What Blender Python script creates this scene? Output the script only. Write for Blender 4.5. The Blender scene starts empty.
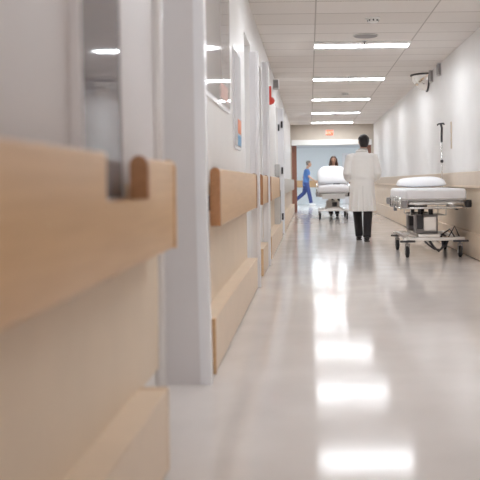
import bpy, bmesh, math, random
from mathutils import Vector, Matrix
random.seed(7)
C = bpy.context.scene.collection
PI = math.pi

# ------------------------------------------------------------------ materials
def mat(name, col, rough=0.5, metal=0.0, spec=0.5, noise=0.0, nscale=6.0, bump=0.0, bscale=60.0, emit=None, es=0.0, coat=0.0, alpha=1.0, trans=0.0):
    m = bpy.data.materials.new(name); m.use_nodes = True
    nt = m.node_tree; b = nt.nodes['Principled BSDF']
    b.inputs['Base Color'].default_value = (*col, 1)
    b.inputs['Roughness'].default_value = rough
    b.inputs['Metallic'].default_value = metal
    b.inputs['Specular IOR Level'].default_value = spec
    b.inputs['Coat Weight'].default_value = coat
    b.inputs['Transmission Weight'].default_value = trans
    if emit:
        b.inputs['Emission Color'].default_value = (*emit, 1); b.inputs['Emission Strength'].default_value = es
    tc = nt.nodes.new('ShaderNodeTexCoord')
    if noise:
        n = nt.nodes.new('ShaderNodeTexNoise'); n.inputs['Scale'].default_value = nscale; n.inputs['Detail'].default_value = 4
        nt.links.new(tc.outputs['Object'], n.inputs['Vector'])
        r = nt.nodes.new('ShaderNodeValToRGB')
        r.color_ramp.elements[0].position = 0.3; r.color_ramp.elements[1].position = 0.7
        r.color_ramp.elements[0].color = (*[max(0, c*(1-noise)) for c in col], 1)
        r.color_ramp.elements[1].color = (*[min(1, c*(1+noise)) for c in col], 1)
        nt.links.new(n.outputs['Fac'], r.inputs['Fac']); nt.links.new(r.outputs['Color'], b.inputs['Base Color'])
    if bump:
        n2 = nt.nodes.new('ShaderNodeTexNoise'); n2.inputs['Scale'].default_value = bscale
        nt.links.new(tc.outputs['Object'], n2.inputs['Vector'])
        bp = nt.nodes.new('ShaderNodeBump'); bp.inputs['Strength'].default_value = bump; bp.inputs['Distance'].default_value = 0.01
        nt.links.new(n2.outputs['Fac'], bp.inputs['Height']); nt.links.new(bp.outputs['Normal'], b.inputs['Normal'])
    return m

def wood_mat(name, c1, c2, rough=0.35):
    m = mat(name, c1, rough)
    nt = m.node_tree; b = nt.nodes['Principled BSDF']
    tc = nt.nodes.new('ShaderNodeTexCoord'); mp = nt.nodes.new('ShaderNodeMapping')
    mp.inputs['Scale'].default_value = (9, 0.7, 14)
    n = nt.nodes.new('ShaderNodeTexNoise'); n.inputs['Scale'].default_value = 3; n.inputs['Detail'].default_value = 6
    r = nt.nodes.new('ShaderNodeValToRGB')
    r.color_ramp.elements[0].position = .3; r.color_ramp.elements[1].position = .7
    r.color_ramp.elements[0].color = (*c1, 1); r.color_ramp.elements[1].color = (*c2, 1)
    nt.links.new(tc.outputs['Object'], mp.inputs['Vector']); nt.links.new(mp.outputs['Vector'], n.inputs['Vector'])
    nt.links.new(n.outputs['Fac'], r.inputs['Fac']); nt.links.new(r.outputs['Color'], b.inputs['Base Color'])
    return m

def ceiling_mat(name, X0, PX, Y0, PY):
    m = mat(name, (.74, .69, .64), 0.9, spec=.2)
    nt = m.node_tree; b = nt.nodes['Principled BSDF']; L = nt.links.new
    g = nt.nodes.new('ShaderNodeNewGeometry'); s = nt.nodes.new('ShaderNodeSeparateXYZ'); L(g.outputs['Position'], s.inputs[0])
    def mth(op, a, v=None, link=None):
        q = nt.nodes.new('ShaderNodeMath'); q.operation = op
        L(a, q.inputs[0])
        if link is not None: L(link, q.inputs[1])
        elif v is not None: q.inputs[1].default_value = v
        return q.outputs[0]
    def line(axis, o, p, w):
        a = mth('SUBTRACT', s.outputs[axis], o); a = mth('DIVIDE', a, p); a = mth('FRACT', a)
        a = mth('SUBTRACT', a, .5); a = mth('ABSOLUTE', a); return mth('GREATER_THAN', a, .5 - w/p/2)
    ln = mth('MAXIMUM', line(0, X0, PX, .016), link=line(1, Y0, PY, .022))
    cell = nt.nodes.new('ShaderNodeCombineXYZ')
    fx = mth('FLOOR', mth('DIVIDE', mth('SUBTRACT', s.outputs[0], X0), PX)); fy = mth('FLOOR', mth('DIVIDE', mth('SUBTRACT', s.outputs[1], Y0), PY))
    L(fx, cell.inputs[0]); L(fy, cell.inputs[1])
    wn = nt.nodes.new('ShaderNodeTexWhiteNoise'); wn.noise_dimensions = '2D'; L(cell.outputs[0], wn.inputs['Vector'])
    tile = nt.nodes.new('ShaderNodeMix'); tile.data_type = 'RGBA'; L(wn.outputs['Value'], tile.inputs['Factor'])
    tile.inputs['A'].default_value = (.75, .71, .675, 1); tile.inputs['B'].default_value = (.81, .775, .745, 1)
    sp = nt.nodes.new('ShaderNodeTexNoise'); sp.inputs['Scale'].default_value = 90; L(g.outputs['Position'], sp.inputs['Vector'])
    dk = nt.nodes.new('ShaderNodeMix'); dk.data_type = 'RGBA'; L(ln, dk.inputs['Factor'])
    L(tile.outputs['Result'], dk.inputs['A']); dk.inputs['B'].default_value = (.5, .46, .43, 1)
    L(dk.outputs['Result'], b.inputs['Base Color'])
    bp = nt.nodes.new('ShaderNodeBump'); bp.inputs['Strength'].default_value = .3; bp.inputs['Distance'].default_value = .004
    L(sp.outputs['Fac'], bp.inputs['Height']); L(bp.outputs['Normal'], b.inputs['Normal'])
    return m

def floor_mat():
    m = mat('polished vinyl', (.60, .55, .51), .1, spec=.18, coat=0.0)
    nt = m.node_tree; b = nt.nodes['Principled BSDF']; L = nt.links.new
    g = nt.nodes.new('ShaderNodeNewGeometry')
    n = nt.nodes.new('ShaderNodeTexNoise'); n.inputs['Scale'].default_value = 2.2; n.inputs['Detail'].default_value = 5; L(g.outputs['Position'], n.inputs['Vector'])
    r = nt.nodes.new('ShaderNodeValToRGB'); r.color_ramp.elements[0].position = .3; r.color_ramp.elements[1].position = .7
    r.color_ramp.elements[0].color = (.645, .60, .575, 1); r.color_ramp.elements[1].color = (.715, .67, .645, 1)
    L(n.outputs['Fac'], r.inputs['Fac']); L(r.outputs['Color'], b.inputs['Base Color'])
    br = nt.nodes.new('ShaderNodeTexBrick'); br.offset = 0; br.inputs['Scale'].default_value = 1; br.inputs['Brick Width'].default_value = .305; br.inputs['Row Height'].default_value = .305
    br.inputs['Mortar Size'].default_value = .002; br.inputs['Color1'].default_value = (.35, .35, .35, 1); br.inputs['Color2'].default_value = (.65, .65, .65, 1); br.inputs['Mortar'].default_value = (.3, .3, .3, 1)
    L(g.outputs['Position'], br.inputs['Vector'])
    w = nt.nodes.new('ShaderNodeTexNoise'); w.inputs['Scale'].default_value = 3.0; w.inputs['Detail'].default_value = 2; L(g.outputs['Position'], w.inputs['Vector'])
    bp = nt.nodes.new('ShaderNodeBump'); bp.inputs['Strength'].default_value = .025; bp.inputs['Distance'].default_value = .02
    L(w.outputs['Fac'], bp.inputs['Height'])
    bp2 = nt.nodes.new('ShaderNodeBump'); bp2.inputs['Strength'].default_value = .0; bp2.inputs['Distance'].default_value = .004
    L(br.outputs['Color'], bp2.inputs['Height']); L(bp.outputs['Normal'], bp2.inputs['Normal'])
    L(bp2.outputs['Normal'], b.inputs['Normal'])
    rr = nt.nodes.new('ShaderNodeMapRange'); rr.inputs['To Min'].default_value = .08; rr.inputs['To Max'].default_value = .13
    L(n.outputs['Fac'], rr.inputs['Value']); L(rr.outputs['Result'], b.inputs['Roughness'])
    return m

M = dict(
    wall=mat('white wall paint', (.78, .77, .765), .4, noise=.02, nscale=3, bump=.05),
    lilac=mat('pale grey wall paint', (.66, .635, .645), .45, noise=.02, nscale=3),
    end=mat('beige wall paint', (.55, .49, .42), .6, noise=.03),
    wains=mat('beige wall sheet', (.72, .60, .47), .45, noise=.03, nscale=4),
    rbeige=mat('tan crash rail vinyl', (.60, .50, .40), .45, noise=.03),
    bumper=mat('cream skirting vinyl', (.74, .60, .46), .4, noise=.03),
    trim=mat('white gloss paint', (.80, .80, .83), .25),
    glossy=mat('white gloss corner strip', (.8, .79, .8), .12),
    wood=wood_mat('honey wood', (.60, .38, .20), (.68, .45, .25)),
    woodend=wood_mat('brown wood end grain', (.33, .15, .06), (.42, .20, .085)),
    greyrail=mat('grey vinyl rail', (.5, .47, .43), .5, noise=.03),
    brown=wood_mat('red brown door veneer', (.26, .11, .075), (.33, .15, .10)),
    floor=floor_mat(),
    ceil=ceiling_mat('ceiling tile', .09, 1.30, 8.45, .608),
    plainceil=mat('plain ceiling', (.62, .66, .70), .8),
    cool=mat('cool white paint', (.72, .77, .80), .6),
    diff=mat('light diffuser', (.9, .9, .9), .5, emit=(.93, .965, 1), es=15.5),
    diff2=mat('added hall light diffuser', (.9, .9, .9), .5, emit=(.86, .95, 1), es=17),
    white=mat('white enamel', (.82, .82, .81), .35),
    metal=mat('brushed steel', (.62, .60, .58), .3, metal=1.0),
    chrome=mat('chrome', (.8, .8, .8), .12, metal=1.0),
    mirror=mat('mirror dome', (.85, .83, .8), .03, metal=1.0),
    grey=mat('grey plastic', (.30, .285, .29), .5),
    lgrey=mat('light grey plastic', (.60, .59, .58), .5),
    dark=mat('dark plastic', (.035, .033, .038), .4),
    rubber=mat('black rubber', (.03, .028, .03), .7),
    brownplate=mat('bronze plate', (.10, .08, .075), .4),
    red=mat('red enamel', (.62, .05, .03), .35),
    exitm=mat('lit red sign face', (.9, .12, .05), .5, emit=(1, .16, .07), es=.35),
    exitt=mat('lit letters', (1, .7, .6), .5, emit=(1, .45, .3), es=.6),
    glass=mat('dark window glass', (.20, .19, .215), .04, spec=.8),
    board=mat('glazed board', (.46, .45, .46), .05, spec=.8),
    orange=mat('orange paper', (.75, .28, .16), .6),
    blue=mat('blue paper', (.20, .40, .62), .6),
    pink=mat('pink paper', (.72, .5, .45), .6),
    linen=mat('white linen', (.84, .84, .87), .85, noise=.02, bump=.25, bscale=14),
    pillow=mat('pillow cotton', (.88, .89, .92), .85, bump=.3, bscale=11),
    coat=mat('white coat cotton', (.84, .83, .81), .85, bump=.3, bscale=16),
    trouser=mat('black trousers', (.022, .019, .022), .8),
    shoe=mat('black shoe leather', (.018, .016, .017), .35),
    skin=mat('skin', (.52, .31, .22), .5, noise=.05, nscale=20),
    skin2=mat('fair skin', (.50, .29, .20), .5, noise=.05, nscale=20),
    hair=mat('black hair', (.014, .010, .010), .5, bump=.5, bscale=60),
    brownhair=mat('brown hair', (.07, .032, .02), .5, bump=.5, bscale=60),
    greyhair=mat('grey brown hair', (.16, .13, .11), .6, bump=.5, bscale=60),
    scrub=mat('blue scrub top', (.075, .16, .38), .8, bump=.3, bscale=14),
    scrub2=mat('navy scrub trousers', (.035, .055, .19), .8, bump=.3, bscale=14),
    eye=mat('eye', (.03, .02, .02), .2), lip=mat('lip', (.40, .15, .12), .5),
    black=mat('black tunic', (.04, .04, .05), .8),
)

# ------------------------------------------------------------------ mesh helpers
class MB:
    def __init__(s): s.bm = bmesh.new()
    def box(s, x0, x1, y0, y1, z0, z1, bev=0, seg=2, mtx=None):
        r = bmesh.ops.create_cube(s.bm, size=1)
        vs = r['verts']
        for v in vs: v.co = Vector((x0+(v.co.x+.5)*(x1-x0), y0+(v.co.y+.5)*(y1-y0), z0+(v.co.z+.5)*(z1-z0)))
        if bev:
            es = list({e for v in vs for e in v.link_edges})
            rr = bmesh.ops.bevel(s.bm, geom=es, offset=bev, segments=seg, affect='EDGES', profile=.5)
            vs = list({v for f in rr['faces'] for v in f.verts} | {v for v in vs if v.is_valid})
        if mtx: bmesh.ops.transform(s.bm, matrix=mtx, verts=[v for v in vs if v.is_valid])
        return s
    def rings(s, rings, close=True):
        """rings: lists of points, all of one length; lofted and capped"""
        vr = [[s.bm.verts.new(p) for p in r] for r in rings]
        n = len(vr[0])
        for a, b in zip(vr, vr[1:]):
            for i in range(n): s.bm.faces.new((a[i], a[(i+1) % n], b[(i+1) % n], b[i]))
        if close:
            s.bm.faces.new(list(reversed(vr[0]))); s.bm.faces.new(vr[-1])
        return s
    def tube(s, pts, rad, n=10, flat=None):
        pts = [Vector(p) for p in pts]
        if not hasattr(rad, '__len__'): rad = [rad]*len(pts)
        up = Vector((0, 0, 1)); prev = None; R = []
        for i, p in enumerate(pts):
            d = (pts[min(i+1, len(pts)-1)] - pts[max(i-1, 0)]).normalized()
            if prev is None:
                u = d.cross(up)
                if u.length < .1: u = d.cross(Vector((0, 1, 0)))
            else: u = prev - d*prev.dot(d)
            u.normalize(); prev = u; w = d.cross(u)
            R.append([p + u*math.cos(2*PI*k/n)*rad[i] + w*math.sin(2*PI*k/n)*rad[i]*(flat or 1) for k in range(n)])
        return s.rings(R)
    def lathe(s, prof, c=(0, 0, 0), axis='Z', n=24):
        c = Vector(c); R = []
        for r, h in prof:
            ring = []
            for k in range(n):
                a = 2*PI*k/n; p = (r*math.cos(a), r*math.sin(a), h)
                if axis == 'X': p = (p[2], p[0], p[1])
                if axis == 'Y': p = (p[1], p[2], p[0])
                ring.append(c + Vector(p))
            R.append(ring)
        return s.rings(R)
    def ell(s, stack, n=20, pw=2.0):
        """stack of horizontal super-ellipse rings (x,y,z,rx,ry)"""
        R = []
        for x, y, z, rx, ry in stack:
            ring = []
            for k in range(n):
                a = 2*PI*k/n; ca, sa = math.cos(a), math.sin(a)
                ring.append(Vector((x+rx*math.copysign(abs(ca)**(2/pw), ca), y+ry*math.copysign(abs(sa)**(2/pw), sa), z)))
            R.append(ring)
        return s.rings(R)
    def prism(s, poly, x0, x1):
        """polygon in (y,z) extruded along x"""
        return s.rings([[Vector((x0, y, z)) for y, z in poly], [Vector((x1, y, z)) for y, z in poly]])
    def sphere(s, c, r, sc=(1, 1, 1), u=16, v=10):
        q = bmesh.ops.create_uvsphere(s.bm, u_segments=u, v_segments=v, radius=r)
        for w in q['verts']: w.co = Vector((w.co.x*sc[0], w.co.y*sc[1], w.co.z*sc[2])) + Vector(c)
        return s
    def obj(s, name, m, parent=None, smooth=False, mods=()):
        bmesh.ops.recalc_face_normals(s.bm, faces=s.bm.faces)
        me = bpy.data.meshes.new(name); s.bm.to_mesh(me); s.bm.free()
        o = bpy.data.objects.new(name, me); C.objects.link(o); me.materials.append(m)
        for kind, kw in mods:
            md = o.modifiers.new(kind, kind)
            for k, v in kw.items(): setattr(md, k, v)
        if mods:
            dg = bpy.context.evaluated_depsgraph_get(); dg.update()
            me2 = bpy.data.meshes.new_from_object(o.evaluated_get(dg)); o.modifiers.clear(); o.data = me2
            me2.name = name; bpy.data.meshes.remove(me)
            if not me2.materials: me2.materials.append(m)
        if smooth:
            for p in o.data.polygons: p.use_smooth = True
            if smooth == 'auto':
                o.data.set_sharp_from_angle(angle=math.radians(40))
        if parent is not None: o.parent = parent
        return o
def remesh(vox=.008, it=4): return (('REMESH', dict(mode='VOXEL', voxel_size=vox)), ('SMOOTH', dict(iterations=it, factor=.5)))

def thing(name, label, cat, loc=(0, 0, 0), rz=0, group=None):
    o = bpy.data.objects.new(name, None); C.objects.link(o); o.empty_display_size = .1
    o.location = loc; o.rotation_euler = (0, 0, rz); o['label'] = label; o['category'] = cat
    if group: o['group'] = group
    return o
def tag(o, label, cat, group=None, kind=None):
    o['label'] = label; o['category'] = cat
    if group: o['group'] = group
    if kind: o['kind'] = kind
    return o
def dup(root, loc, label, group=None, rz=None):
    r = root.copy(); C.objects.link(r); r.location = loc; r['label'] = label
    if rz is not None: r.rotation_euler = (0, 0, rz)
    if group: r['group'] = group
    for ch in list(root.children):
        c = ch.copy(); C.objects.link(c); c.parent = r
        for g in list(ch.children):
            d = g.copy(); C.objects.link(d); d.parent = c
    return r

# ------------------------------------------------------------------ dimensions (camera at x=0, y=0, z=1)
XL, XR, ZC, YE, YB = -.61, 2.12, 2.88, 26.6, -5.0
RO = -.50                       # outer face of left rails and skirting
RECESS = -.80

def struct(o, label, cat): return tag(o, label, cat, kind='structure')

struct(MB().box(-6, 6, YB, 40, -.1, 0).obj('floor', M['floor']), 'polished cream vinyl corridor floor reflecting the ceiling lights', 'floor')
struct(MB().box(-1.6, 3.0, YB, YE, ZC, ZC+.1).obj('ceiling', M['ceil']), 'suspended corridor ceiling of off-white tiles in a grid', 'ceiling')

# left wall: solid runs between door recesses
bays = [(3.2, 4.05), (7.75, 8.55), (9.78, 10.48), (14.9, 15.85)]
w = MB(); y = YB
for a, b in bays:
    w.box(-1.2, XL, y, a, 0, ZC)
    w.box(-1.2, RECESS-.05, a, b, 0, ZC)
    w.box(RECESS-.05, XL, a, b, 2.45, ZC)
    y = b
w.box(-1.2, XL, y, YE, 0, ZC)
wl = struct(w.obj('wall_left', M['wall']), 'white left corridor wall with door recesses', 'wall')
struct(MB().box(XR, XR+.3, YB, YE, 0, ZC).obj('wall_right', M['wall']), 'white right corridor wall behind the empty stretcher', 'wall')
# near stretch of the left wall is painted pale grey
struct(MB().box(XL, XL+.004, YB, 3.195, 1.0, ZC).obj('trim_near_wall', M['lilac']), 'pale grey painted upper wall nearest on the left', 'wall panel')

# wainscot sheets, skirting
runs = [(YB, 3.2), (4.2, 7.7), (8.58, 9.7), (10.5, 14.85), (16.0, YE)]
nm = ['nearest run of the left wall', 'left wall beyond the grey door jamb', 'left wall between two white door casings', 'left wall beside the grey panel', 'left wall near the far doorway']
for i, (a, b) in enumerate(runs):
    struct(MB().box(XL, XL+.012, a, b, .28, 1.0).obj('trim_%d' % (i+1), M['wains']), 'beige sheet below the handrail on the ' + nm[i], 'wall panel')
    e = 2.8 if i == 0 else b-.03
    bl = MB().prism([(a+.04, .012), (e, .012), (e, .29), (a+.04, .29)], XL+.012, RO).obj('baseboard_left' if i == 0 else 'baseboard_left.%03d' % i, M['bumper'])
    struct(bl, 'deep cream skirting bumper on the ' + nm[i], 'skirting')
    cap = MB().box(XL+.012, RO+.003, (e if i == 0 else a+.02), (e+.02 if i == 0 else a+.045), .006, .295, .004)
    cap.obj('end_cap', M['bumper'] if i == 0 else M['wood'], bl)
struct(MB().box(XR-.012, XR, YB, YE, .3, .9).obj('trim_right', M['wains']), 'beige sheet below the rail on the right wall', 'wall panel')
struct(MB().box(XR-.05, XR-.012, YB, YE, .01, .33, .006).obj('baseboard_right', M['bumper']), 'deep cream skirting bumper along the right wall', 'skirting')

# corner strip of the near wall and the casings that stand out from the left wall
struct(MB().tube([(XL+.012, 3.195, 0), (XL+.012, 3.195, ZC)], .024, 14).obj('trim_corner', M['glossy'], smooth=True), 'glossy white corner strip where the near wall ends', 'corner strip')

def casing(y, d, x0, x1, name, label, parent=None, z=2.45):
    b = MB().box(x0, x1, y, y+d, 0, z, .004)
    b.box(x1-.03, x1+.008, y-.012, y+.03, 0, z, .005)
    o = b.obj(name, M['trim'], parent)
    if parent is None: struct(o, label, 'door casing')
    return o
# door 1: grey jamb facing the camera
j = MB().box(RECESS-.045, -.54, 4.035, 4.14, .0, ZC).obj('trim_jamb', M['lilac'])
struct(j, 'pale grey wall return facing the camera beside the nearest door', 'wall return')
def post():
    b = MB()
    for x0, x1, y0, y1 in ((-.545, -.507, 4.03, 4.15), (-.522, -.499, 4.02, 4.06)):
        b.rings([[Vector((x+d, y, z)) for x, y in ((x0-.01, y0), (x1, y0), (x1, y1), (x0-.01, y1))] for z, d in ((0, .002), (.5, -.006), (1.0, -.013), (ZC, -.017))])
    return b
struct(post().obj('trim_edge', M['trim']), 'white edge post on the pale grey wall return', 'corner post')
k = 0
dl = ['nearest left door in its recess before the grey wall return', 'left door just beyond the long wooden handrail', 'left door after the short wooden handrail', 'left door with black hinges further down']
for i, (a, b) in enumerate(bays):
    d = MB().box(RECESS-.045, RECESS, a+.02, b-.02, 0.005, 2.12, .003).obj('door_%d' % (i+1), M['white'])
    struct(d, 'white flush ' + dl[i], 'door')
    MB().tube([(RECESS+.05, a+.12, 1.0), (RECESS+.05, a+.24, 1.0)], .011).tube([(RECESS, a+.12, 1.0), (RECESS+.05, a+.12, 1.0)], .011).obj('door_handle', M['metal'], d, True)
    MB().box(RECESS, RECESS+.03, a, a+.03, 0, 2.12).box(RECESS, RECESS+.03, b-.03, b, 0, 2.12).box(RECESS, RECESS+.03, a, b, 2.12, 2.2).obj('door_frame', M['trim'], d)
casing(7.72, .05, -.56, -.48, 'trim_casing', 'white door casing just past the end of the long wooden handrail', None, 2.25)
casing(9.72, .06, -.56, -.48, 'trim_casing.001', 'tall white door casing past the short wooden handrail')
hc = casing(15.9, .06, XL, -.50, 'trim_casing.002', 'white door casing carrying black hinges far down the left wall')
for z in (.30, 1.2, 2.1):
    for x, dz in ((-.60, -.03), (-.535, .03)):
        MB().box(x-.014, x+.014, 15.878, 15.9, z+dz-.065, z+dz+.065, .003).tube([(x+.016, 15.88, z+dz-.065), (x+.016, 15.88, z+dz+.065)], .007, 8).obj('hinge', M['dark'], hc)

# ------------------------------------------------------------------ handrails
def capshape(y0, z0=.753, z1=1.088, m='woodend', x0=RO-.05, x1=RO+.006, d=.03):
    b = MB(); n = 8; xm = (x0+x1)/2; rx = (x1-x0)/2
    poly = [(x0, z0+.01), (x1, z0+.01)] + [(xm+rx*math.cos(PI*t/n), z1-.03+.03*math.sin(PI*t/n)) for t in range(n+1)]
    b.rings([[Vector((px, y0, pz)) for px, pz in poly], [Vector((px, y0+d, pz)) for px, pz in poly]])
    return b
def rail(a, b, label, wood='wood', name='handrail', notch=None, capm='woodend', z0=.763, z1=1.080, group='wooden handrails on the left wall'):
    o = thing(name, label, 'handrail', (RO, (a+b)/2, z0), group=group); inv = Matrix.Translation(-Vector(o.location))
    def put(mb, nme, m, sm=False):
        q = mb.obj(nme, m, o, sm); q.data.transform(inv); return q
    if notch:
        n0, n1, nz = notch
        poly = [(a, z0), (b, z0), (b, z1), (n1, z1), (n1, nz), (n0, nz), (n0, z1), (a, z1)]
        mb = MB().prism(poly, RO-.046, RO)
    else:
        mb = MB().box(RO-.046, RO, a, b, z0, z1)
    es = [e for e in mb.bm.edges if abs(e.verts[0].co.x-e.verts[1].co.x) < 1e-6 and abs(e.verts[0].co.z-e.verts[1].co.z) < 1e-6]
    bmesh.ops.bevel(mb.bm, geom=es, offset=.009, segments=3, affect='EDGES', profile=.5)
    put(mb, 'rail_board', M[wood], 'auto')
    put(capshape(a-.02), 'end_cap', M[capm], 'auto')
    put(capshape(b-.01), 'end_cap', M[capm] if not notch else M[wood], 'auto')
    if notch:
        put(capshape(n1-.02, nz-.0, 1.088), 'end_cap', M[capm], 'auto')
    n = max(2, round((b-a)/1.2))
    for t in range(n):
        yy = a+.25+(b-a-.5)*t/(n-1)
        put(MB().box(XL+.005, RO-.04, yy-.03, yy+.03, .84, .93, .004), 'bracket', M['brownplate'])
    return o
rail(-1.0, 2.99, 'large wooden handrail nearest the camera with a notch cut in its top', notch=(2.0, 2.5, .945))
rail(4.5, 7.62, 'long wooden handrail starting just behind the grey wall return')
rail(8.62, 9.66, 'short wooden handrail between two white door casings')
rail(10.52, 13.55, 'wooden handrail furthest along the left wall before the grey panel')
rail(16.05, 26.3, 'grey handrail on the left wall leading to the far doorway', 'greyrail', capm='greyrail', group=None)
r = thing('crash_rail', 'flat tan crash rail running along the right wall behind the stretcher', 'wall rail', (XR, 10.0, .89))
iv = Matrix.Translation(-Vector(r.location))
q = MB().box(XR-.045, XR-.0, YB+.1, 26.2, .89, 1.11, .01).obj('rail_board', M['rbeige'], r); q.data.transform(iv)
q = MB().box(XR-.05, XR-.04, YB+.1, 26.2, .9, .93, .003).obj('lower_lip', M['bumper'], r); q.data.transform(iv)
q = MB().box(XR-.05, XR, 26.2, 26.23, .885, 1.115, .005).obj('end_cap', M['rbeige'], r); q.data.transform(iv)

# ------------------------------------------------------------------ near window in the left wall
wn = struct(MB().box(-.006, .006, -.235, .235, .96, 2.30).obj('window_1', M['glass']), 'dark reflective glass pane in the nearest left wall above the notched handrail', 'window')
wn.location = (XL+.032, 2.31, 0)
MB().box(-.02, .010, -.25, -.235, .945, 2.315).box(-.03, .010, .235, .25, .945, 2.315).box(-.03, .010, -.25, .25, 2.30, 2.315).box(-.03, .010, -.25, .25, .945, .96).obj('window_frame', M['lilac'], wn)
wn.rotation_euler = (0, math.radians(-.65), math.radians(1.0))

# glazed boards on the second run
def round_rect(y0, y1, z0, z1, r, n=6):
    P = []
    for cy, cz, a0 in ((y1-r, z1-r, 0), (y0+r, z1-r, 90), (y0+r, z0+r, 180), (y1-r, z0+r, 270)):
        for t in range(n+1):
            a = math.radians(a0+90*t/n); P.append((cy+r*math.cos(a), cz+r*math.sin(a)))
    return P
def board(yc, zc, wy, hz, r, label, notices):
    o = thing('display_board', label, 'display board', (XL, yc, zc), group='glazed display boards on the left wall')
    MB().prism(round_rect(-wy/2, wy/2, -hz/2, hz/2, r), .0, .012).obj('frame', M['trim'], o, 'auto')
    MB().prism(round_rect(-wy/2+.03, wy/2-.03, -hz/2+.03, hz/2-.03, max(.01, r-.03)), .005, .0145).obj('glass', M['board'], o)
    for (py, pz, pw, ph, m) in notices:
        MB().box(.0135, .016, py-pw/2, py+pw/2, pz-ph/2, pz+ph/2).obj('notice', M[m], o)
    return o
board(5.45, 2.06, 1.5, 1.08, .09, 'wide glazed display board on the left wall nearest the grey wall return', [(.3, -.42, .5, .11, 'pink')])
board(6.85, 1.70, .66, .84, .1, 'tall glazed display board on the left wall beyond the wide one', [(.12, -.22, .3, .12, 'orange'), (.12, -.34, .3, .09, 'blue')])

# small wall fittings, left
def plaque(y, z, wy, hz, label, m='brownplate', name='door_sign', d=.022):
    o = thing(name, label, 'sign', (XL, y, z))
    MB().box(0, d*.6, -wy/2, wy/2, -hz/2, hz/2, .003).obj('plate', M['lgrey'], o)
    MB().box(d*.5, d, -wy/2+.012, wy/2-.012, -hz/2+.012, hz/2-.012, .003).obj('face', M[m], o)
    return o
plaque(9.05, 1.57, .2, .09, 'small brown wall sign above the short wooden handrail', 'brownplate', 'wall_sign')
plaque(10.15-.55, 1.62, .12, .2, 'dark upright wall sign just before the tall white casing', 'dark', 'wall_sign')
o = thing('fire_alarm_sign', 'red fire alarm bell on a red strip high on the left wall', 'fire alarm', (XL, 12.5, 2.26))
MB().box(0, .04, -.05, .05, -.06, .22, .004).obj('strip', M['red'], o)
MB().lathe([(.02, .02), (.055, .02), (.055, .05), (.045, .07), (.02, .085), (.008, .09)], axis='X').obj('bell', M['red'], o, 'auto')
o = thing('wall_mounted_speaker', 'small grey box mounted by the ceiling on the left wall', 'speaker', (XL, 14.1, 2.70))
MB().box(0, .10, -.10, .10, -.08, .08, .008).obj('case', M['lgrey'], o)
for t in range(5): MB().box(.02+t*.015, .028+t*.015, -.104, -.098, -.06, .06).obj('slot', M['grey'], o)
o = thing('wall_mounted_dispenser', 'grey hand gel dispenser on the left wall above the grey panel', 'dispenser', (XL, 14.35, 1.2))
MB().box(0, .09, -.07, .07, -.10, .12, .015).obj('case', M['lgrey'], o)
MB().box(.03, .075, -.035, .035, -.13, -.098, .006).obj('nozzle', M['grey'], o)
o = thing('wall_guard_panel', 'grey guard panel standing at floor level on the left wall', 'wall guard', (XL, 14.1, 0))
MB().box(0.012, .10, -.35, .35, 0, .86, .006).obj('panel', M['grey'], o)
MB().box(0.012, .108, -.36, -.34, 0, .87, .004).obj('edge_strip', M['lgrey'], o)

# ------------------------------------------------------------------ right wall fittings
def quarter_dome(R, n=14, k=10):
    b = MB(); R_ = []
    for i in range(k+1):           # angle from wall plane (down) to ceiling plane
        ph = (PI/2)*i/k; ring = []
        for t in range(n+1):
            th = PI*t/n
            ring.append(Vector((-R*math.sin(th)*math.sin(ph), -R*math.cos(th), -R*math.sin(th)*math.cos(ph))))
        R_.append(ring)
    vr = [[b.bm.verts.new(p) for p in r] for r in R_]
    for a, c in zip(vr, vr[1:]):
        for i in range(n): b.bm.faces.new((a[i], a[i+1], c[i+1], c[i]))
    bmesh.ops.remove_doubles(b.bm, verts=b.bm.verts, dist=1e-4)
    return b
o = thing('convex_wall_mirror', 'quarter dome safety mirror in the corner of right wall and ceiling', 'mirror', (XR, 14.4, ZC))
quarter_dome(.29).obj('dome', M['mirror'], o, True)
MB().tube([(-.01, -.29*math.cos(PI*t/16), -.29*math.sin(PI*t/16)) for t in range(17)], .021, 8).obj('rim', M['dark'], o, True)
MB().tube([(-.29*math.sin(PI*t/16), -.29*math.cos(PI*t/16), -.01) for t in range(17)], .021, 8).obj('rim', M['dark'], o, True)
for yy, zz, lb in ((13.84, 2.775, 'grey call light box on the right wall nearest the dome mirror'), (13.0, 2.775, 'grey call light box on the right wall closer to the camera')):
    o = thing('wall_mounted_call_light', lb, 'call light', (XR, yy, zz), group='call lights above the right wall')
    MB().box(-.05, 0, -.07, .07, -.1, .1, .004).obj('case', M['lgrey'], o)
    MB().box(-.056, -.048, -.05, .05, -.08, .08, .003).obj('lens', M['grey'], o)
    MB().box(-.045, -.008, -.074, -.068, -.085, .085).obj('side_plate', M['grey'], o)
o = thing('wall_socket_strip', 'slim pale vertical socket strip on the right wall above the stretcher', 'socket strip', (XR, 12.05, 1.67))
MB().box(-.014, 0, -.03, .03, -.2, .2, .003).obj('channel', M['rbeige'], o)
for z in (-.12, 0, .12): MB().box(-.018, -.012, -.018, .018, z-.03, z+.03, .002).obj('socket', M['lgrey'], o)

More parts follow.
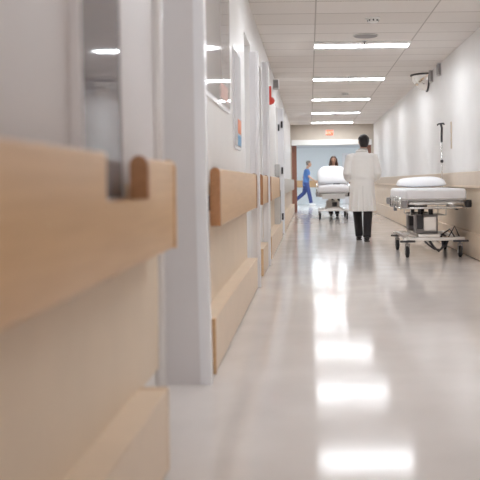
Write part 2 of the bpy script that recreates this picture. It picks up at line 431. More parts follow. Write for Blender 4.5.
# ------------------------------------------------------------------ ceiling fittings
LX0, LX1 = .09, 1.39
first = None
pos = [11.2, 14.85, 18.5, 22.1, 25.7, 7.55, 3.9]
ords = ['nearest of the five in view', 'second of the five in view', 'middle one of the five in view', 'fourth of the five in view', 'furthest, just before the exit sign', 'above the floor before the stretcher, out of view', 'over the grey wall return, out of view', 'above the camera, out of view', 'behind the camera, out of view']
def ceiling_light(dm='diff'):
    o = thing('ceiling_light', '', 'ceiling light')
    MB().box(-.66, .66, -.30, -.13, -.012, 0).box(-.66, .66, .13, .30, -.012, 0).box(-.66, -.645, -.13, .13, -.012, 0).box(.645, .66, -.13, .13, -.012, 0).obj('frame', M['white'], o)
    MB().box(-.645, .645, -.13, .13, -.010, -.002).obj('diffuser', M[dm], o)
    return o
cl = ceiling_light()
for i, yy in enumerate(pos):
    lb = 'rectangular recessed ceiling light panel, ' + ords[i]
    if i == 0: cl.location = (.74, yy, ZC); cl['label'] = lb; cl['group'] = 'ceiling lights along the corridor'
    else: dup(cl, (.74, yy, ZC), lb)
def sprinkler():
    o = thing('ceiling_sprinkler', '', 'sprinkler'); o.scale = (1.1, 1.1, .85)
    MB().lathe([(.01, 0), (.04, 0), (.038, -.012), (.012, -.014)]).obj('collar', M['chrome'], o, 'auto')
    MB().lathe([(.012, -.008), (.012, -.05), (.008, -.055), (.006, -.085)]).obj('stem', M['grey'], o, 'auto')
    MB().tube([(-.02, 0, -.045), (-.024, 0, -.07), (0, 0, -.088)], .005, 6).tube([(.02, 0, -.045), (.024, 0, -.07), (0, 0, -.088)], .005, 6).obj('yoke', M['grey'], o, True)
    MB().lathe([(.004, -.086), (.034, -.088), (.034, -.093), (.004, -.094)]).obj('deflector', M['grey'], o, 'auto')
    return o
sp = sprinkler()
sps = [(.76, 10.85, 'ceiling sprinkler hanging just in front of the nearest ceiling light'), (.73, 14.5, 'ceiling sprinkler in front of the second ceiling light'), (.71, 18.2, 'ceiling sprinkler in front of the middle ceiling light'), (.72, 21.8, 'ceiling sprinkler in front of the fourth ceiling light')]
for i, (x, yy, lb) in enumerate(sps):
    if i == 0: sp.location = (x, yy, ZC); sp['label'] = lb; sp['group'] = 'sprinklers along the ceiling'
    else: dup(sp, (x, yy, ZC), lb)
o = thing('ceiling_speaker', 'round pale grey speaker disc set in the ceiling before the nearest light', 'ceiling speaker', (.745, 10.45, ZC))
MB().lathe([(.02, 0), (.16, 0), (.165, -.008), (.15, -.014)], n=32).obj('rim', M['lgrey'], o, 'auto')
MB().lathe([(.01, -.012), (.148, -.012), (.148, -.015), (.01, -.02)], n=32).obj('grille', M['grey'], o, 'auto')
def smoke():
    o = thing('ceiling_smoke_detector', '', 'smoke detector')
    MB().lathe([(.02, 0), (.085, 0), (.085, -.014), (.075, -.02)]).obj('base', M['white'], o, 'auto')
    MB().lathe([(.02, -.018), (.062, -.018), (.06, -.04), (.045, -.052), (.01, -.055)]).obj('housing', M['white'], o, 'auto')
    for t in range(8):
        a = 2*PI*t/8
        MB().box(-.008, .008, -.003, .003, -.04, -.022, mtx=Matrix.Rotation(a, 4, 'Z') @ Matrix.Translation((0, -.062, 0))).obj('slot', M['dark'], o)
    return o
sd = smoke(); sd.location = (.755, 9.35, ZC); sd['label'] = 'white round smoke detector on the ceiling nearest the camera'; sd['group'] = 'smoke detectors on the ceiling'
dup(sd, (.78, 17.2, ZC), 'white round smoke detector on the ceiling before the middle light')

# ------------------------------------------------------------------ end wall, doorway, hall beyond
OX0, OX1, OZ = -.575, 2.05, 2.21
struct(MB().box(-1.3, OX0, YE, YE+.2, 0, 3).box(OX1, 3.2, YE, YE+.2, 0, 3).box(OX0, OX1, YE, YE+.2, OZ, 3).obj('wall_end', M['end']), 'beige end wall above the far doorway', 'wall')
struct(MB().box(OX0-.0, OX1, YE-.06, YE+.05, OZ, OZ+.17, .006).obj('trim_header', M['white']), 'white header beam over the far doorway', 'door header')
def fire_door(name, label, x, s):
    o = thing(name, label, 'door', (x, YE+.25, 0), group=None)
    MB().box(min(0, s*.05), max(0, s*.05), 0, 1.15, .005, 2.19, .003).obj('door_leaf', M['brown'], o)
    MB().box(min(0, s*.16), max(0, s*.16), -.03, 0, 0, 2.2, .003).obj('jamb', M['brown'], o)
    hb = MB().tube([(s*.13, .15, 1.02), (s*.13, 1.0, 1.02)], .02).box(min(s*.05, s*.14), max(s*.05, s*.14), .1, .2, .97, 1.09, .006).box(min(s*.05, s*.14), max(s*.05, s*.14), .95, 1.05, .97, 1.09, .006).obj('push_bar', M['dark'], o, 'auto')
    MB().box(min(s*.06, s*.14), max(s*.06, s*.14), .05, .3, .99, 1.06, .004).obj('latch_case', M['dark'], o)
    MB().box(min(s*.05, s*.058), max(s*.05, s*.058), .3, .5, 1.3, 1.9, .002).obj('vision_pane', M['glass'], o)
    return o
fire_door('fire_door', 'red-brown open fire door on the left of the far doorway', OX0, 1)
fire_door('fire_door.001', 'red-brown open fire door on the right, behind the white-coated person', OX1, -1)
o = thing('exit_sign', 'small red illuminated EXIT sign above the far doorway', 'exit sign', (.68, YE, 2.61)); o.scale = (.72, 1, .75)
MB().box(-.17, .17, -.05, 0, -.12, .12, .008).obj('case', M['white'], o)
MB().box(-.16, .16, -.056, -.048, -.11, .11, .004).obj('face', M['exitm'], o)
cu = bpy.data.curves.new('letters', 'FONT'); cu.body = 'EXIT'; cu.size = .15; cu.align_x = 'CENTER'; cu.align_y = 'CENTER'; cu.extrude = .003
t = bpy.data.objects.new('letters', cu); C.objects.link(t); t.rotation_euler = (PI/2, 0, 0); t.location = (0, -.058, 0)
dg = bpy.context.evaluated_depsgraph_get(); dg.update()
me = bpy.data.meshes.new_from_object(t.evaluated_get(dg)); bpy.data.objects.remove(t)
me.materials.clear(); me.materials.append(M['exitt'])
t = bpy.data.objects.new('letters', me); C.objects.link(t); t.parent = o; t.rotation_euler = (PI/2, 0, 0); t.location = (0, -.058, 0)

YH = 37.0
struct(MB().box(-5, 6, YH, YH+.2, 0, 2.55).obj('wall_back', M['cool']), 'cool white wall of the hall beyond the far doorway', 'wall')
struct(MB().box(-5.2, -5, YE, YH, 0, 2.55).obj('wall_hall_left', M['cool']), 'left wall of the hall beyond the doorway', 'wall')
struct(MB().box(6, 6.2, YE, YH, 0, 2.55).obj('wall_hall_right', M['cool']), 'right wall of the hall beyond the doorway', 'wall')
struct(MB().box(-5.2, 6.2, YE+.2, YH+.2, 2.55, 2.65).obj('ceiling_hall', M['plainceil']), 'plain cool grey ceiling of the hall beyond the doorway', 'ceiling')
r = thing('handrail', 'wooden handrail on the cool white wall behind the walking person in blue', 'handrail', (0, YH, .78))
MB().box(-4.9, 1.45, -.12, -.075, -.02, .29, .008).obj('rail_board', M['wood'], r)
for x in (-4, -2.5, -1, .4, 1.2): MB().box(x-.03, x+.03, -.075, 0, .08, .16).obj('bracket', M['brownplate'], r)
d = struct(MB().box(1.62, 2.5, YH-.04, YH-.001, .005, 2.2).obj('door_5', M['lilac']), 'pale grey door in the cool white wall beyond the doorway', 'door')
MB().box(1.5, 1.62, YH-.07, YH, 0, 2.2).box(2.5, 2.62, YH-.07, YH, 0, 2.2).box(1.5, 2.62, YH-.07, YH, 2.2, 2.3).obj('door_frame', M['trim'], d)
MB().tube([(1.72, YH-.09, 1.0), (1.86, YH-.09, 1.0)], .012).tube([(1.72, YH-.09, 1.0), (1.72, YH-.03, 1.0)], .012).obj('door_handle', M['metal'], d, True)
hl = ceiling_light('diff2')  # added panels, hidden from the camera, that brighten the hall
for i, (x, yy) in enumerate([(x, yy) for yy in (28.6, 30.9, 33.2) for x in (-2.6, .74, 4.0)]):
    lb = 'unseen ceiling light added to brighten the hall beyond the doorway'
    if i == 0: hl.location = (x, yy, 2.55); hl['label'] = lb; hl['group'] = 'added ceiling lights of the far hall'
    else: dup(hl, (x, yy, 2.55), lb)

# ------------------------------------------------------------------ stretchers
def pillow_mesh(w, l, h, n=22, tap=0, flat=.75):
    b = MB(); g = {}
    for side in (1, -1):
        for i in range(n+1):
            for jx in range(n+1):
                u = 2*i/n-1; v = 2*jx/n-1
                if side == -1 and (abs(u) == 1 or abs(v) == 1): g[(i, jx, -1)] = g[(i, jx, 1)]; continue
                e = max(0, (1-abs(u)**3.0))*max(0, (1-abs(v)**2.6))
                z = side*h/2*e**.38
                pin = 1-.06*(1-abs(v))*abs(u)**4
                x = u*w/2*(1-.05*v*v)*(1-tap*max(0, v)**3); yv = v*l/2*(1-.05*u*u)*pin
                z += .006*math.sin(9*x+3*yv)*e
                if side == -1: z *= flat
                g[(i, jx, side)] = b.bm.verts.new((x, yv, z))
        for i in range(n):
            for jx in range(n):
                f = [g[(i, jx, side)], g[(i+1, jx, side)], g[(i+1, jx+1, side)], g[(i, jx+1, side)]]
                b.bm.faces.new(f if side == 1 else list(reversed(f)))
    return b
def caster(o, x, yy, r=.075, top=.23):
    c = MB().tube([(x, yy, top), (x, yy, .155)], .02).box(x-.03, x-.022, yy-.03, yy+.03, .05, .165, .003).box(x+.022, x+.03, yy-.03, yy+.03, .05, .165, .003).box(x-.03, x+.03, yy-.032, yy+.032, .155, .18, .004).obj('caster', M['grey'], o, 'auto')
    MB().lathe([(.02, -.02), (r-.008, -.02), (r, -.012), (r, .012), (r-.008, .02), (.02, .02)], (x, yy, r), 'X', 20).obj('wheel', M['rubber'], c, 'auto')
    MB().lathe([(.006, -.034), (.024, -.034), (.024, .034), (.006, .034)], (x, yy, r), 'X', 14).obj('hub', M['metal'], c, 'auto')
    return c
def rrect_path(w, l, r, z, n=5):
    P = []
    for cx, cy, a0 in ((w/2-r, l/2-r, 0), (-w/2+r, l/2-r, 90), (-w/2+r, -l/2+r, 180), (w/2-r, -l/2+r, 270)):
        for t in range(n+1):
            a = math.radians(a0+90*t/n); P.append((cx+r*math.cos(a), cy+r*math.sin(a), z))
    P.append(P[0]); return P
def side_rail(o, s, W, yc, L, z0, z1, x=None):
    x = x or s*(W/2+.045)
    b = MB().tube([(x, yc-L/2, z0), (x, yc-L/2+.06, z1), (x, yc+L/2-.06, z1), (x, yc+L/2, z0)], .013, 8)
    b.tube([(x, yc-L/2, z0), (x, yc+L/2, z0)], .013, 8)
    for t in range(1, 6):
        yy = yc-L/2+L*t/6; b.tube([(x, yy, z0), (x, yy, z1)], .009, 6)
    q = b.obj('side_rail', M['chrome'], o, True)
    MB().box(x-.02, x+.02, yc-.05, yc+.05, z0-.05, z0+.02, .006).obj('release_latch', M['grey'], q)
    for yy in (yc-L/3, yc+L/3): MB().tube([(x-s*.005, yy, z0), (x-s*.07, yy, z0-.005)], .01, 6).obj('hinge_arm', M['metal'], q)
def frame_common(o, W, L, zt):
    zb = zt
    b = MB().tube(rrect_path(W, L, .06, zb-.03), .02, 10)
    for yy in (-L/3, 0, L/3): b.tube([(-W/2, yy, zb-.03), (W/2, yy, zb-.03)], .015, 8)
    b.obj('bed_frame', M['metal'], o, True)
    MB().tube(rrect_path(W-.02, L-.02, .06, zb-.085), .016, 8).obj('lower_rail', M['chrome'], o, True)
    MB().box(-W/2+.05, W/2-.05, -L/2+.05, L/2-.05, zb-.02, zb, .004).obj('deck', M['lgrey'], o)
    for sx in (-1, 1):
        for sy in (-1, 1):
            MB().lathe([(.012, -.05), (.04, -.045), (.045, 0), (.04, .045), (.012, .05)], (sx*(W/2+.025), sy*(L/2+.005), zb-.035), 'Z', 14).obj('corner_bumper', M['rubber' if sx > 0 else 'grey'], o, 'auto')

ZT = .738
s1 = thing('hospital_stretcher', 'empty wheeled hospital stretcher with white mattress by the right wall', 'stretcher', (1.61, 11.30, 0))
W, L = .76, 1.98
frame_common(s1, W, L, ZT)
ma = MB().box(-W/2-.01, W/2+.01, -L/2, L/2, ZT, .895, .045, 5)
bmesh.ops.subdivide_edges(ma.bm, edges=list(ma.bm.edges), cuts=1)
ma = ma.obj('mattress', M['linen'], s1, 'auto')
MB().tube(rrect_path(W+.015, L-.005, .05, ZT+.03), .008, 6).obj('piping', M['lgrey'], ma, True)
side_rail(s1, -1, W, -.05, 1.35, ZT-.10, ZT+.04)
side_rail(s1, 1, W, -.05, 1.35, ZT-.10, ZT+.04)
# side rail end near the foot: push handles
for x in (-.28, .28):
    MB().tube([(x, -L/2-.005, ZT-.03), (x, -L/2-.06, ZT-.04), (x*.5, -L/2-.075, ZT-.04)], .013, 8).obj('push_handle', M['metal'], s1, True)
# lifting columns and housing
for yy, xx in ((-.42, -.06), (.42, -.06)):
    c = MB().tube([(xx-.07, yy, .27), (xx-.07, yy, ZT-.1)], .032, 14).tube([(xx+.07, yy, .27), (xx+.07, yy, ZT-.1)], .032, 14).box(xx-.14, xx+.14, yy-.05, yy+.05, ZT-.115, ZT-.09, .004).obj('lift_column', M['dark'], s1, 'auto')
    MB().box(xx-.15, xx+.15, yy-.10, yy+.10, .30, .55, .012).obj('column_housing', M['grey'], c)
    MB().box(xx-.04, xx+.13, yy-.112, yy-.098, .33, .52, .006).obj('cover_plate', M['metal'], c)
    MB().box(xx-.13, xx-.05, yy-.13, yy-.1, .36, .54, .006).obj('control_box', M['dark'], c)
b = MB()
for sx in (-1, 1): b.box(sx*.33-.025, sx*.33+.025, -.78, .58, .225, .265, .006)
for yy in (-.74, .54): b.box(-.40, .40, yy-.03, yy+.03, .215, .26, .006)
b.box(-.2, .1, -.7, .5, .25, .30, .008)
b.obj('base_frame', M['metal'], s1)
for sx in (-1, 1):
    for yy in (-.72, .48): caster(s1, sx*.345, yy)
    for yy in (-.72, .48): MB().box(sx*.345-.1, sx*.345+.1, yy-.075, yy-.045, .20, .225, .006).obj('brake_pedal', M['dark'], s1)
MB().tube([(-.14, -.74, .24), (-.08, -.76, .17), (0, -.77, .11), (.08, -.77, .10), (.16, -.76, .17), (.2, -.72, .24)], .012, 8).obj('hose', M['dark'], s1, True)
MB().tube([(-.06, -.74, .22), (.0, -.75, .13), (.06, -.75, .08), (.12, -.74, .14), (.10, -.72, .28)], .016, 8).obj('hose', M['dark'], s1, True)
MB().tube([(.1, -.66, .28), (.22, -.68, .36), (.28, -.68, .26)], .01, 8).tube([(.2, -.67, .25), (.28, -.7, .40), (.34, -.7, .26)], .009, 8).obj('pedal_linkage', M['dark'], s1, True)
MB().lathe([(.01, -.05), (.05, -.05), (.055, 0), (.05, .05), (.01, .05)], (.02, -.1, .17), 'Z', 14).obj('foot_pump', M['metal'], s1, 'auto')
# oxygen bottle rack slung under the deck
rk = MB().box(-.26, .22, -.40, .30, ZT-.21, ZT-.20, .003)
rk.tube([(-.26, -.4, ZT-.2), (-.26, -.4, ZT-.09)], .008, 6).tube([(.22, -.4, ZT-.2), (.22, -.4, ZT-.09)], .008, 6).tube([(-.26, .3, ZT-.2), (-.26, .3, ZT-.09)], .008, 6).tube([(.22, .3, ZT-.2), (.22, .3, ZT-.09)], .008, 6)
rk.obj('under_tray', M['metal'], s1)
# drip pole at the far right corner
pl = MB().tube([(.39, .93, ZT-.08), (.39, .93, 1.64)], .009, 8).obj('drip_pole', M['chrome'], s1, True)
MB().tube([(.39, .93, 1.58), (.39, .93, 1.66), (.395, .93, 1.79), (.38, .93, 1.85)], .017, 8).obj('grip', M['dark'], pl, True)
MB().tube([(.325, .93, 1.83), (.345, .93, 1.85), (.38, .93, 1.855), (.415, .93, 1.86), (.435, .93, 1.84)], .012, 8).obj('hook', M['dark'], pl, True)
MB().lathe([(.01, -.025), (.022, -.02), (.022, .02), (.01, .025)], (.39, .93, 1.29), 'Z', 12).obj('clamp', M['dark'], pl, 'auto')
p = pillow_mesh(.73, .42, .225, 22, 0, .35).obj('pillow', M['pillow'], smooth=True)
p.location = (1.645, 11.98, .895+.049)
tag(p, 'plump white pillow at the head of the empty stretcher', 'pillow')

# second stretcher, pushed towards the camera, backrest raised
s2 = thing('hospital_bed', 'wheeled hospital bed with raised white backrest pushed by a dark-haired woman', 'stretcher', (.63, 22.25, 0))
W2, L2 = .78, 1.95
frame_common(s2, W2, L2, .70)
MB().box(-W2/2, W2/2, -L2/2, .15, .70, .83, .04, 4).obj('mattress', M['linen'], s2, 'auto')
bk = MB().box(-W2/2, W2/2, -.06, .06, 0, .60, .055, 4, mtx=Matrix.Translation((0, .30, .76)) @ Matrix.Rotation(math.radians(-28), 4, 'X'))
bk.obj('backrest', M['linen'], s2, 'auto')
MB().box(-.37, -.355, -.06, .7, .5, .52).tube([(0, .6, .65), (0, .60, 1.15)], .02).obj('backrest_support', M['metal'], s2)
for sx in (-1, 1):
    side_rail(s2, sx, W2, .1, .9, .64, .95)
b = MB()
for sx in (-1, 1): b.box(sx*.33-.025, sx*.33+.025, -.72, .72, .22, .265, .006)
for yy in (-.68, .68): b.box(-.40, .40, yy-.03, yy+.03, .215, .26, .006)
b.box(-.2, .2, -.66, .66, .24, .32, .01).obj('base_frame', M['metal'], s2)
for yy in (-.4, .4):
    c = MB().tube([(-.08, yy, .3), (-.08, yy, .62)], .035, 14).tube([(.08, yy, .3), (.08, yy, .62)], .035, 14).obj('lift_column', M['metal'], s2, 'auto')
    MB().box(-.17, .17, yy-.1, yy+.1, .3, .48, .012).obj('column_housing', M['lgrey'], c)
    MB().box(-.03, .1, yy-.112, yy-.1, .34, .45, .006).obj('control_box', M['dark'], c)
for sx in (-1, 1):
    for yy in (-.68, .68): caster(s2, sx*.36, yy, .085)
MB().box(-.3, .3, -L2/2-.05, -L2/2-.03, .55, .66, .01).obj('foot_board', M['lgrey'], s2)
p2 = pillow_mesh(.83, .56, .2, 22, .35).obj('pillow', M['pillow'], smooth=True)
p2.location = (.63, 22.25+.305, 1.19); p2.rotation_euler = (math.radians(62), 0, 0)
tag(p2, 'white pillow propped on the raised backrest of the far bed', 'pillow')
bl = MB(); n = 26; m_ = 24; vv = []
for i in range(n+1):
    row = []
    for k_ in range(m_+1):
        u = -1+2*i/n; d_ = 1.22*k_/m_
        yv, z = (-1.003, .72+d_) if d_ < .12 else (-1.003+(d_-.12), .855)
        if d_ >= .12: z += .045*(1-u*u)*min(1, (d_-.12)*5)+.016*(1+math.sin(7*u*.46+4*yv)*math.cos(5*yv))
        x = u*.46
        if abs(u) > .84: z -= (abs(u)-.84)*.9*min(1, max(0, d_-.08)*8); x = math.copysign(.392+(abs(x)-.386)*.15, x)
        row.append(bl.bm.verts.new((x, yv, z)))
    vv.append(row)
for i in range(n):
    for k_ in range(m_): bl.bm.faces.new((vv[i][k_], vv[i+1][k_], vv[i+1][k_+1], vv[i][k_+1]))
bl = bl.obj('blanket', M['linen'], None, True, (('SOLIDIFY', dict(thickness=.010, offset=0)),))
bl.location = (.63, 22.25, .0); tag(bl, 'rumpled white blanket spread over the foot of the far bed', 'blanket')
cp = MB().box(-.09, .09, -.06, .06, 0, .018, .004).obj('clipboard', M['dark']); cp.location = (.72, 21.62, .935)
MB().box(-.03, .03, -.05, -.03, .018, .026, .002).obj('clip', M['chrome'], cp)
tag(cp, 'small dark clipboard lying on the far bed blanket', 'clipboard')

# ------------------------------------------------------------------ people
def hand(b, wrist, d, palm_n, side, sc=1.0, curl=.6):
    """palm and five bent fingers from the wrist along d; palm faces palm_n"""
    w_ = Vector(wrist); d = Vector(d).normalized(); pn = Vector(palm_n); pn = (pn-d*pn.dot(d)).normalized(); s = d.cross(pn)*side
    b.tube([w_-d*.02, w_+d*.02, w_+d*.06, w_+d*.095], [.026*sc, .034*sc, .042*sc, .036*sc], 12, .55)
    for t, (off, ln) in enumerate(((-.03, .066), (-.01, .075), (.011, .07), (.03, .055))):
        p0 = w_+d*.075+s*off; p1 = w_+d*.10+s*off*1.05
        d1 = (d*math.cos(curl)+pn*math.sin(curl)); d2 = (d*math.cos(curl*2)+pn*math.sin(curl*2))
        p2 = p1+d1*ln*.5; p3 = p2+d2*ln*.5
        b.tube([p0, p1, p2, p3], [.0105*sc, .0105*sc, .0095*sc, .008*sc], 8)
    t0 = w_+d*.03-s*.022; t1 = t0+(d*.5-s*.7+pn*.3).normalized()*.045; t2 = t1+(d*.85-s*.1+pn*.5).normalized()*.04
    b.tube([t0, t1, t2], [.014*sc, .012*sc, .009*sc], 8)

def head(b, c, f, sc=1.0):
    """skull, jaw, nose, ears, neck stub; f = facing angle around z (0 = +y)"""
    R = Matrix.Translation(c) @ Matrix.Rotation(f, 4, 'Z') @ Matrix.Scale(sc, 4)
    def T(p): return R @ Vector(p)
    st = [(-.125, .045, .02, .022), (-.115, .04, .038, .04), (-.09, .03, .052, .062), (-.05, .015, .063, .078), (0, .005, .072, .09), (.04, -.003, .076, .096), (.075, -.006, .071, .09), (.1, -.008, .055, .07), (.115, -.01, .03, .04), (.12, -.01, .008, .01)]
    rr = []
    for z, yo, rx, ry in st:
        rr.append([T((rx*math.cos(2*PI*k/20), yo+ry*math.sin(2*PI*k/20), z)) for k in range(20)])
    b.rings(rr)
    b.tube([T((0, .085, .02)), T((0, .103, -.015)), T((0, .112, -.035)), T((0, .09, -.043))], [.008, .011, .015, .01], 8)
    for s in (-1, 1):
        b.tube([T((s*.068, -.005, -.03)), T((s*.08, -.012, -.005)), T((s*.078, -.018, .025))], [.01, .016, .012], 8, .6)
    return T
def face_bits(o, T, sc=1.0):
    for s in (-1, 1):
        MB().sphere(T((s*.03, .086, .005)), .0095*sc).obj('eye', M['eye'], o, True)
    MB().tube([T((-.022, .087, -.068)), T((0, .097, -.066)), T((.022, .087, -.068))], [.004, .008, .004], 8).obj('mouth', M['lip'], o, True)

def limb(b, pts, rad, n=14): b.tube(pts, rad, n)

# --- the person in the white coat, walking away
doc = thing('person', 'black-haired person in a long white coat walking away down the corridor', 'person', (.885, 13.62, 0))
SZ = 1.0
b = MB()
T = head(b, Vector((.035, .05, 1.655)), math.radians(6), 1.05)
limb(b, [(0, .0, 1.40), (0, .01, 1.47), (.03, .03, 1.56)], [.06, .056, .056])
b.ell([(0, 0, .84, .14, .10), (0, 0, .95, .155, .105), (0, 0, 1.1, .14, .095), (0, 0, 1.28, .165, .105), (0, 0, 1.4, .16, .09), (0, 0, 1.46, .08, .06)])
A = {}
for s in (-1, 1):
    sh = (s*.185, 0, 1.40); el = (s*.245, -.02, 1.12); wr = (s*.205, .21, 1.02)
    A[s] = (sh, el, wr)
    limb(b, [sh, el, wr], [.05, .04, .027])
    hand(b, wr, (-s*.25, .9, -.1), (-s*.9, 0, -.3), s, 1.0, .5)
legs = {1: [(.09, 0, .90), (.09, .02, .48), (.062, -.10, .10)], -1: [(-.095, 0, .90), (-.085, .17, .49), (-.07, .16, .10)]}
foot = {1: (.062, -.10), -1: (-.07, .16)}
legs[-1] = [(-.09, 0, .90), (-.078, .17, .50), (-.045, .26, .09)]; foot[-1] = (-.045, .26)
for s in (-1, 1):
    limb(b, legs[s], [.075, .052, .038])
    fx, fy = foot[s]
    b.tube([(fx, fy-.04, .05), (fx, fy+.06, .045), (fx, fy+.16, .035)], [.035, .036, .025], 10, .7)
body = b.obj('body', M['skin'], doc, True, remesh(.009))
face_bits(doc, T)
b = MB()    # hair: cap over the skull, shorter at the nape
rr = []
for z, yo, rx, ry in ((-.075, -.045, .05, .035), (-.05, -.04, .066, .052), (-.01, -.03, .078, .075), (.03, -.016, .084, .095), (.065, -.008, .083, .103), (.1, -.008, .07, .088), (.125, -.01, .045, .055), (.135, -.01, .01, .012)):
    rr.append([T((rx*math.cos(2*PI*k/20), yo+ry*math.sin(2*PI*k/20), z)) for k in range(20)])
b.rings(rr)
random.seed(3)
for k in range(26):
    a = 2*PI*k/26; zz = random.uniform(.03, .12); r_ = .08 if zz < .09 else .055
    p0 = T((r_*math.cos(a), -.01+r_*1.15*math.sin(a), zz)); p1 = T((r_*1.08*math.cos(a+.3), -.01+r_*1.25*math.sin(a+.3), zz-.03))
    b.tube([p0, p1], [.014, .007], 6)
b.obj('hair', M['hair'], doc, True, remesh(.007, 2))
b = MB()
b.ell([(0, 0.01, .50, .232, .165), (0, .01, .52, .232, .165), (0, .0, .7, .222, .15), (0, 0, .9, .208, .138), (0, 0, 1.03, .197, .125), (0, 0, 1.1, .195, .12), (0, 0, 1.25, .208, .13), (0, 0, 1.36, .21, .128), (0, 0, 1.43, .185, .105), (0, .005, 1.475, .12, .085), (0, .01, 1.50, .078, .07)], 28)
for s in (-1, 1):
    sh, el, wr = A[s]
    limb(b, [(s*.13, 0, 1.42), (s*.19, 0, 1.405), (s*.235, -.01, 1.27), (s*.258, -.02, 1.13), (s*.248, .04, 1.075), (s*.215, .18, 1.035)], [.06, .078, .07, .064, .062, .052], 16)
# loose folds hanging down the skirt
for k, (x0, yy) in enumerate(((-.16, -.115), (-.08, -.14), (.07, -.145), (.15, -.12))):
    b.tube([(x0*.85, yy+.03, .95), (x0, yy+.012, .75), (x0*1.15, yy+.004, .505)], [.008, .018, .026], 8)
coat = b.obj('coat', M['coat'], doc, True, remesh(.009, 5))
MB().tube([(.0, -.146, .93), (.0, -.166, .7), (.0, -.18, .51)], .0035, 6).obj('back_vent', M['lgrey'], coat, True)
bb = MB().rings([[Vector((.197*math.cos(a)*1.02, .125*math.sin(a)*1.05-.001, z)) for a in [math.radians(q) for q in range(200, 345, 8)]] + [Vector((.19*math.cos(a), .115*math.sin(a), z)) for a in [math.radians(q) for q in range(336, 195, -8)]] for z in (1.05, 1.095)])
bb.obj('half_belt', M['coat'], coat)
MB().tube([(.085*math.cos(2*PI*k/20), .01+.078*math.sin(2*PI*k/20), 1.50-.012*math.sin(2*PI*k/20)) for k in range(21)], .022, 10).obj('collar', M['coat'], coat, True)
MB().tube([(.018+.072*math.cos(2*PI*k/20), .02+.066*math.sin(2*PI*k/20), 1.535-.01*math.sin(2*PI*k/20)) for k in range(21)], .010, 8).obj('shirt_collar', M['greyrail'], doc, True)
b = MB()
for s in (-1, 1):
    h, kn, an = legs[s]
    limb(b, [(h[0], h[1], .92), (h[0], h[1]+.01, .78), kn, ((kn[0]+an[0])/2, (kn[1]+an[1])/2, (kn[2]+an[2])/2), (an[0], an[1]-.005, .07)], [.10, .098, .078, .072, .066], 16)
b.ell([(0, 0, .82, .16, .11), (0, 0, .95, .165, .115), (0, 0, 1.0, .155, .11)])
b.obj('trousers', M['trouser'], doc, True, remesh(.009, 3))
for s in (-1, 1):
    fx, fy = foot[s]
    sh = MB().tube([(fx, fy-.085, .045), (fx, fy-.06, .05), (fx, fy, .055), (fx, fy+.1, .045), (fx, fy+.18, .036), (fx, fy+.21, .03)], [.026, .042, .046, .047, .043, .02], 14, .85)
    sh = sh.obj('shoe', M['shoe'], doc, True)
    MB().box(fx-.042, fx+.042, fy-.09, fy+.205, 0.0, .016, .006).obj('sole', M['rubber'], sh)

# --- the woman behind the far bed, facing the camera
wo = thing('person', 'long-haired woman standing behind the raised backrest of the far bed', 'person', (.70, 23.42, 0), PI)
b = MB()
T = head(b, Vector((0, .05, 1.625)), 0, .97)
limb(b, [(0, 0, 1.36), (0, .01, 1.44), (0, .03, 1.53)], [.055, .048, .048])
b.ell([(0, 0, .80, .15, .11), (0, 0, .92, .165, .115), (0, 0, 1.08, .125, .09), (0, 0, 1.25, .15, .11), (0, 0, 1.36, .14, .085), (0, 0, 1.42, .07, .055)])
B = {}
for s in (-1, 1):
    sh = (s*.165, 0, 1.37); el = (s*.19, .25, 1.28); wr = (s*.08, .53, 1.425)
    B[s] = (sh, el, wr); limb(b, [sh, el, wr], [.046, .037, .025])
    hand(b, wr, (-s*.2, .95, .1), (0, -.1, -1), -s, .95, .75)
    limb(b, [(s*.085, 0, .88), (s*.09, .02, .47), (s*.09, -.02, .09)], [.08, .054, .037])
    b.tube([(s*.09, -.05, .05), (s*.09, .05, .045), (s*.09, .14, .03)], [.033, .034, .024], 10, .7)
b.obj('body', M['skin2'], wo, True, remesh(.009)); face_bits(wo, T, .97)
b = MB(); rr = []
for z, yo, rx, ry in ((.0, -.035, .085, .075), (.04, -.02, .09, .095), (.08, -.012, .082, .1), (.11, -.012, .06, .075), (.13, -.012, .012, .014)):
    rr.append([T((rx*math.cos(2*PI*k/20), yo+ry*math.sin(2*PI*k/20), z)) for k in range(20)])
b.rings(rr)
for k in range(11):
    a = math.radians(170+200*k/10)
    p = [T((.074*math.cos(a), -.02+.08*math.sin(a), .05)), T((.092*math.cos(a), -.02+.09*math.sin(a), -.06)), T((.115*math.cos(a), -.02+.09*math.sin(a), -.16)), T((.115*math.cos(a), -.02+.08*math.sin(a), -.22))]
    b.tube(p, [.03, .034, .034, .015], 8)
b.obj('hair', M['brownhair'], wo, True, remesh(.007, 2))
b = MB()
b.ell([(0, 0, .74, .185, .135), (0, 0, .9, .185, .13), (0, 0, 1.08, .155, .115), (0, 0, 1.25, .175, .13), (0, 0, 1.36, .165, .105), (0, 0, 1.42, .09, .07)])
for s in (-1, 1):
    sh, el, wr = B[s]; limb(b, [(s*.12, 0, 1.375), sh, el], [.05, .062, .052])
b.obj('tunic', M['black'], wo, True, remesh(.009, 3))
b = MB()
for s in (-1, 1): limb(b, [(s*.085, 0, .88), (s*.09, .02, .47), (s*.09, -.02, .07)], [.105, .078, .066])
b.ell([(0, 0, .78, .165, .12), (0, 0, .9, .17, .12)])
b.obj('trousers', M['trouser'], wo, True, remesh(.009, 3))
for s in (-1, 1): MB().tube([(s*.09, -.08, .045), (s*.09, 0, .05), (s*.09, .1, .04), (s*.09, .17, .03)], [.03, .045, .045, .02], 12, .9).obj('shoe', M['shoe'], wo, True)

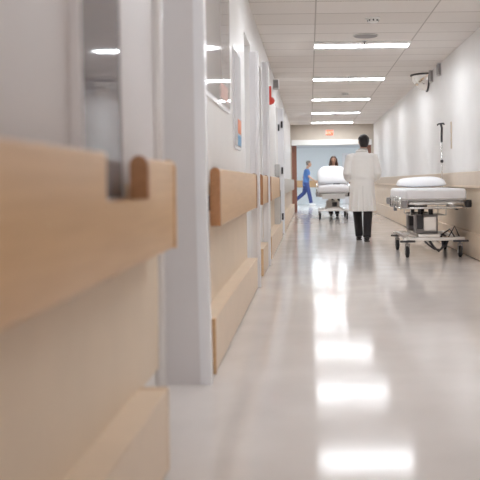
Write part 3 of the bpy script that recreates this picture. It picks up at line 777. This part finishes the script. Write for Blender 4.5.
# --- the person in blue scrubs striding to the right (local +y = travel = world +x)
sc = thing('person', 'person in blue scrubs striding across the hall beyond the far doorway', 'person', (-.13, 34.6, 0), -PI/2); sc.scale = (1.06, 1.06, 1.07)
b = MB()
T = head(b, Vector((0, .10, 1.66)), 0)
limb(b, [(0, .02, 1.40), (0, .04, 1.47), (0, .07, 1.56)], [.06, .055, .055])
b.ell([(0, -.02, .86, .14, .105), (0, -.02, .96, .15, .11), (0, 0, 1.1, .135, .1), (0, .02, 1.28, .16, .115), (0, .02, 1.4, .15, .09), (0, .02, 1.46, .07, .06)])
AR = {1: [(.185, .02, 1.40), (.215, .12, 1.13), (.2, .33, .98)], -1: [(-.185, .02, 1.40), (-.22, -.12, 1.13), (-.22, -.08, .88)]}
for s in (-1, 1):
    limb(b, AR[s], [.05, .04, .027]); e, w_ = Vector(AR[s][1]), Vector(AR[s][2])
    hand(b, w_, w_-e, (-s, 0, 0), s, 1.0, .4)
LG = {1: [(.09, -.02, .90), (.095, .10, .50), (.09, .18, .10)], -1: [(-.09, -.02, .90), (-.09, -.10, .50), (-.085, -.42, .24)]}
for s in (-1, 1): limb(b, LG[s], [.078, .054, .038])
b.tube([(.09, .14, .05), (.09, .24, .045), (.09, .34, .035)], [.034, .036, .024], 10, .7)
b.tube([(-.085, -.46, .24), (-.085, -.42, .14), (-.085, -.38, .05)], [.034, .036, .024], 10, .7)
b.obj('body', M['skin2'], sc, True, remesh(.009)); face_bits(sc, T)
b = MB(); rr = []
for z, yo, rx, ry in ((-.06, -.045, .055, .04), (-.01, -.03, .077, .072), (.03, -.018, .082, .09), (.065, -.01, .081, .1), (.1, -.01, .066, .083), (.127, -.01, .03, .04), (.131, -.01, .008, .01)):
    rr.append([T((rx*math.cos(2*PI*k/20), yo+ry*math.sin(2*PI*k/20), z)) for k in range(20)])
b.rings(rr).obj('hair', M['greyhair'], sc, True)
b = MB()
b.ell([(0, -.02, .78, .18, .14), (0, -.02, .95, .172, .13), (0, 0, 1.1, .165, .125), (0, .02, 1.28, .19, .14), (0, .02, 1.4, .175, .11), (0, .02, 1.45, .1, .075)])
for s in (-1, 1):
    p = [Vector(q) for q in AR[s]]; limb(b, [p[0]+Vector((-s*.05, 0, .01)), p[0], p[0].lerp(p[1], .75)], [.055, .068, .066])
b.obj('scrub_top', M['scrub'], sc, True, remesh(.009, 3))
b = MB()
for s in (-1, 1):
    p = LG[s]; limb(b, [(p[0][0], p[0][1], .92), p[0], p[1], p[2]], [.1, .11, .085, .072])
b.ell([(0, -.02, .82, .165, .12), (0, -.02, .95, .165, .12)])
b.obj('scrub_trousers', M['scrub2'], sc, True, remesh(.009, 3))
MB().tube([(.09, .10, .045), (.09, .18, .052), (.09, .28, .042), (.09, .37, .03)], [.03, .046, .046, .02], 12, .9).obj('shoe', M['white'], sc, True)
MB().tube([(-.085, -.50, .27), (-.085, -.455, .2), (-.085, -.40, .11), (-.085, -.37, .03)], [.03, .046, .046, .02], 12, .9).obj('shoe', M['white'], sc, True)

# ------------------------------------------------------------------ camera, world
cam = bpy.data.cameras.new('camera'); co = bpy.data.objects.new('camera', cam); C.objects.link(co)
co.location = (0, 0, 1.0); co.rotation_euler = (Matrix.Rotation(PI/2, 3, 'X') @ Matrix.Rotation(math.radians(-.7), 3, 'Z')).to_euler()
cam.sensor_width = 36; cam.sensor_fit = 'HORIZONTAL'; cam.lens = 811/480*36
cam.shift_x = -69.5/480; cam.shift_y = -58/480; cam.clip_start = .05; cam.clip_end = 100
cam.dof.use_dof = True; cam.dof.focus_distance = 12.0; cam.dof.aperture_fstop = 2.5
S = bpy.context.scene; S.camera = co
wd = bpy.data.worlds.new('world'); S.world = wd; wd.use_nodes = True
bg = wd.node_tree.nodes['Background']; bg.inputs['Color'].default_value = (1, .985, .975, 1); bg.inputs['Strength'].default_value = 2.0
S.view_settings.view_transform = 'Standard'; S.view_settings.look = 'None'; S.view_settings.gamma = 1; S.view_settings.use_curve_mapping = False
S.view_settings.exposure = .97
S.cycles.max_bounces = 10; S.cycles.diffuse_bounces = 8; S.cycles.glossy_bounces = 6
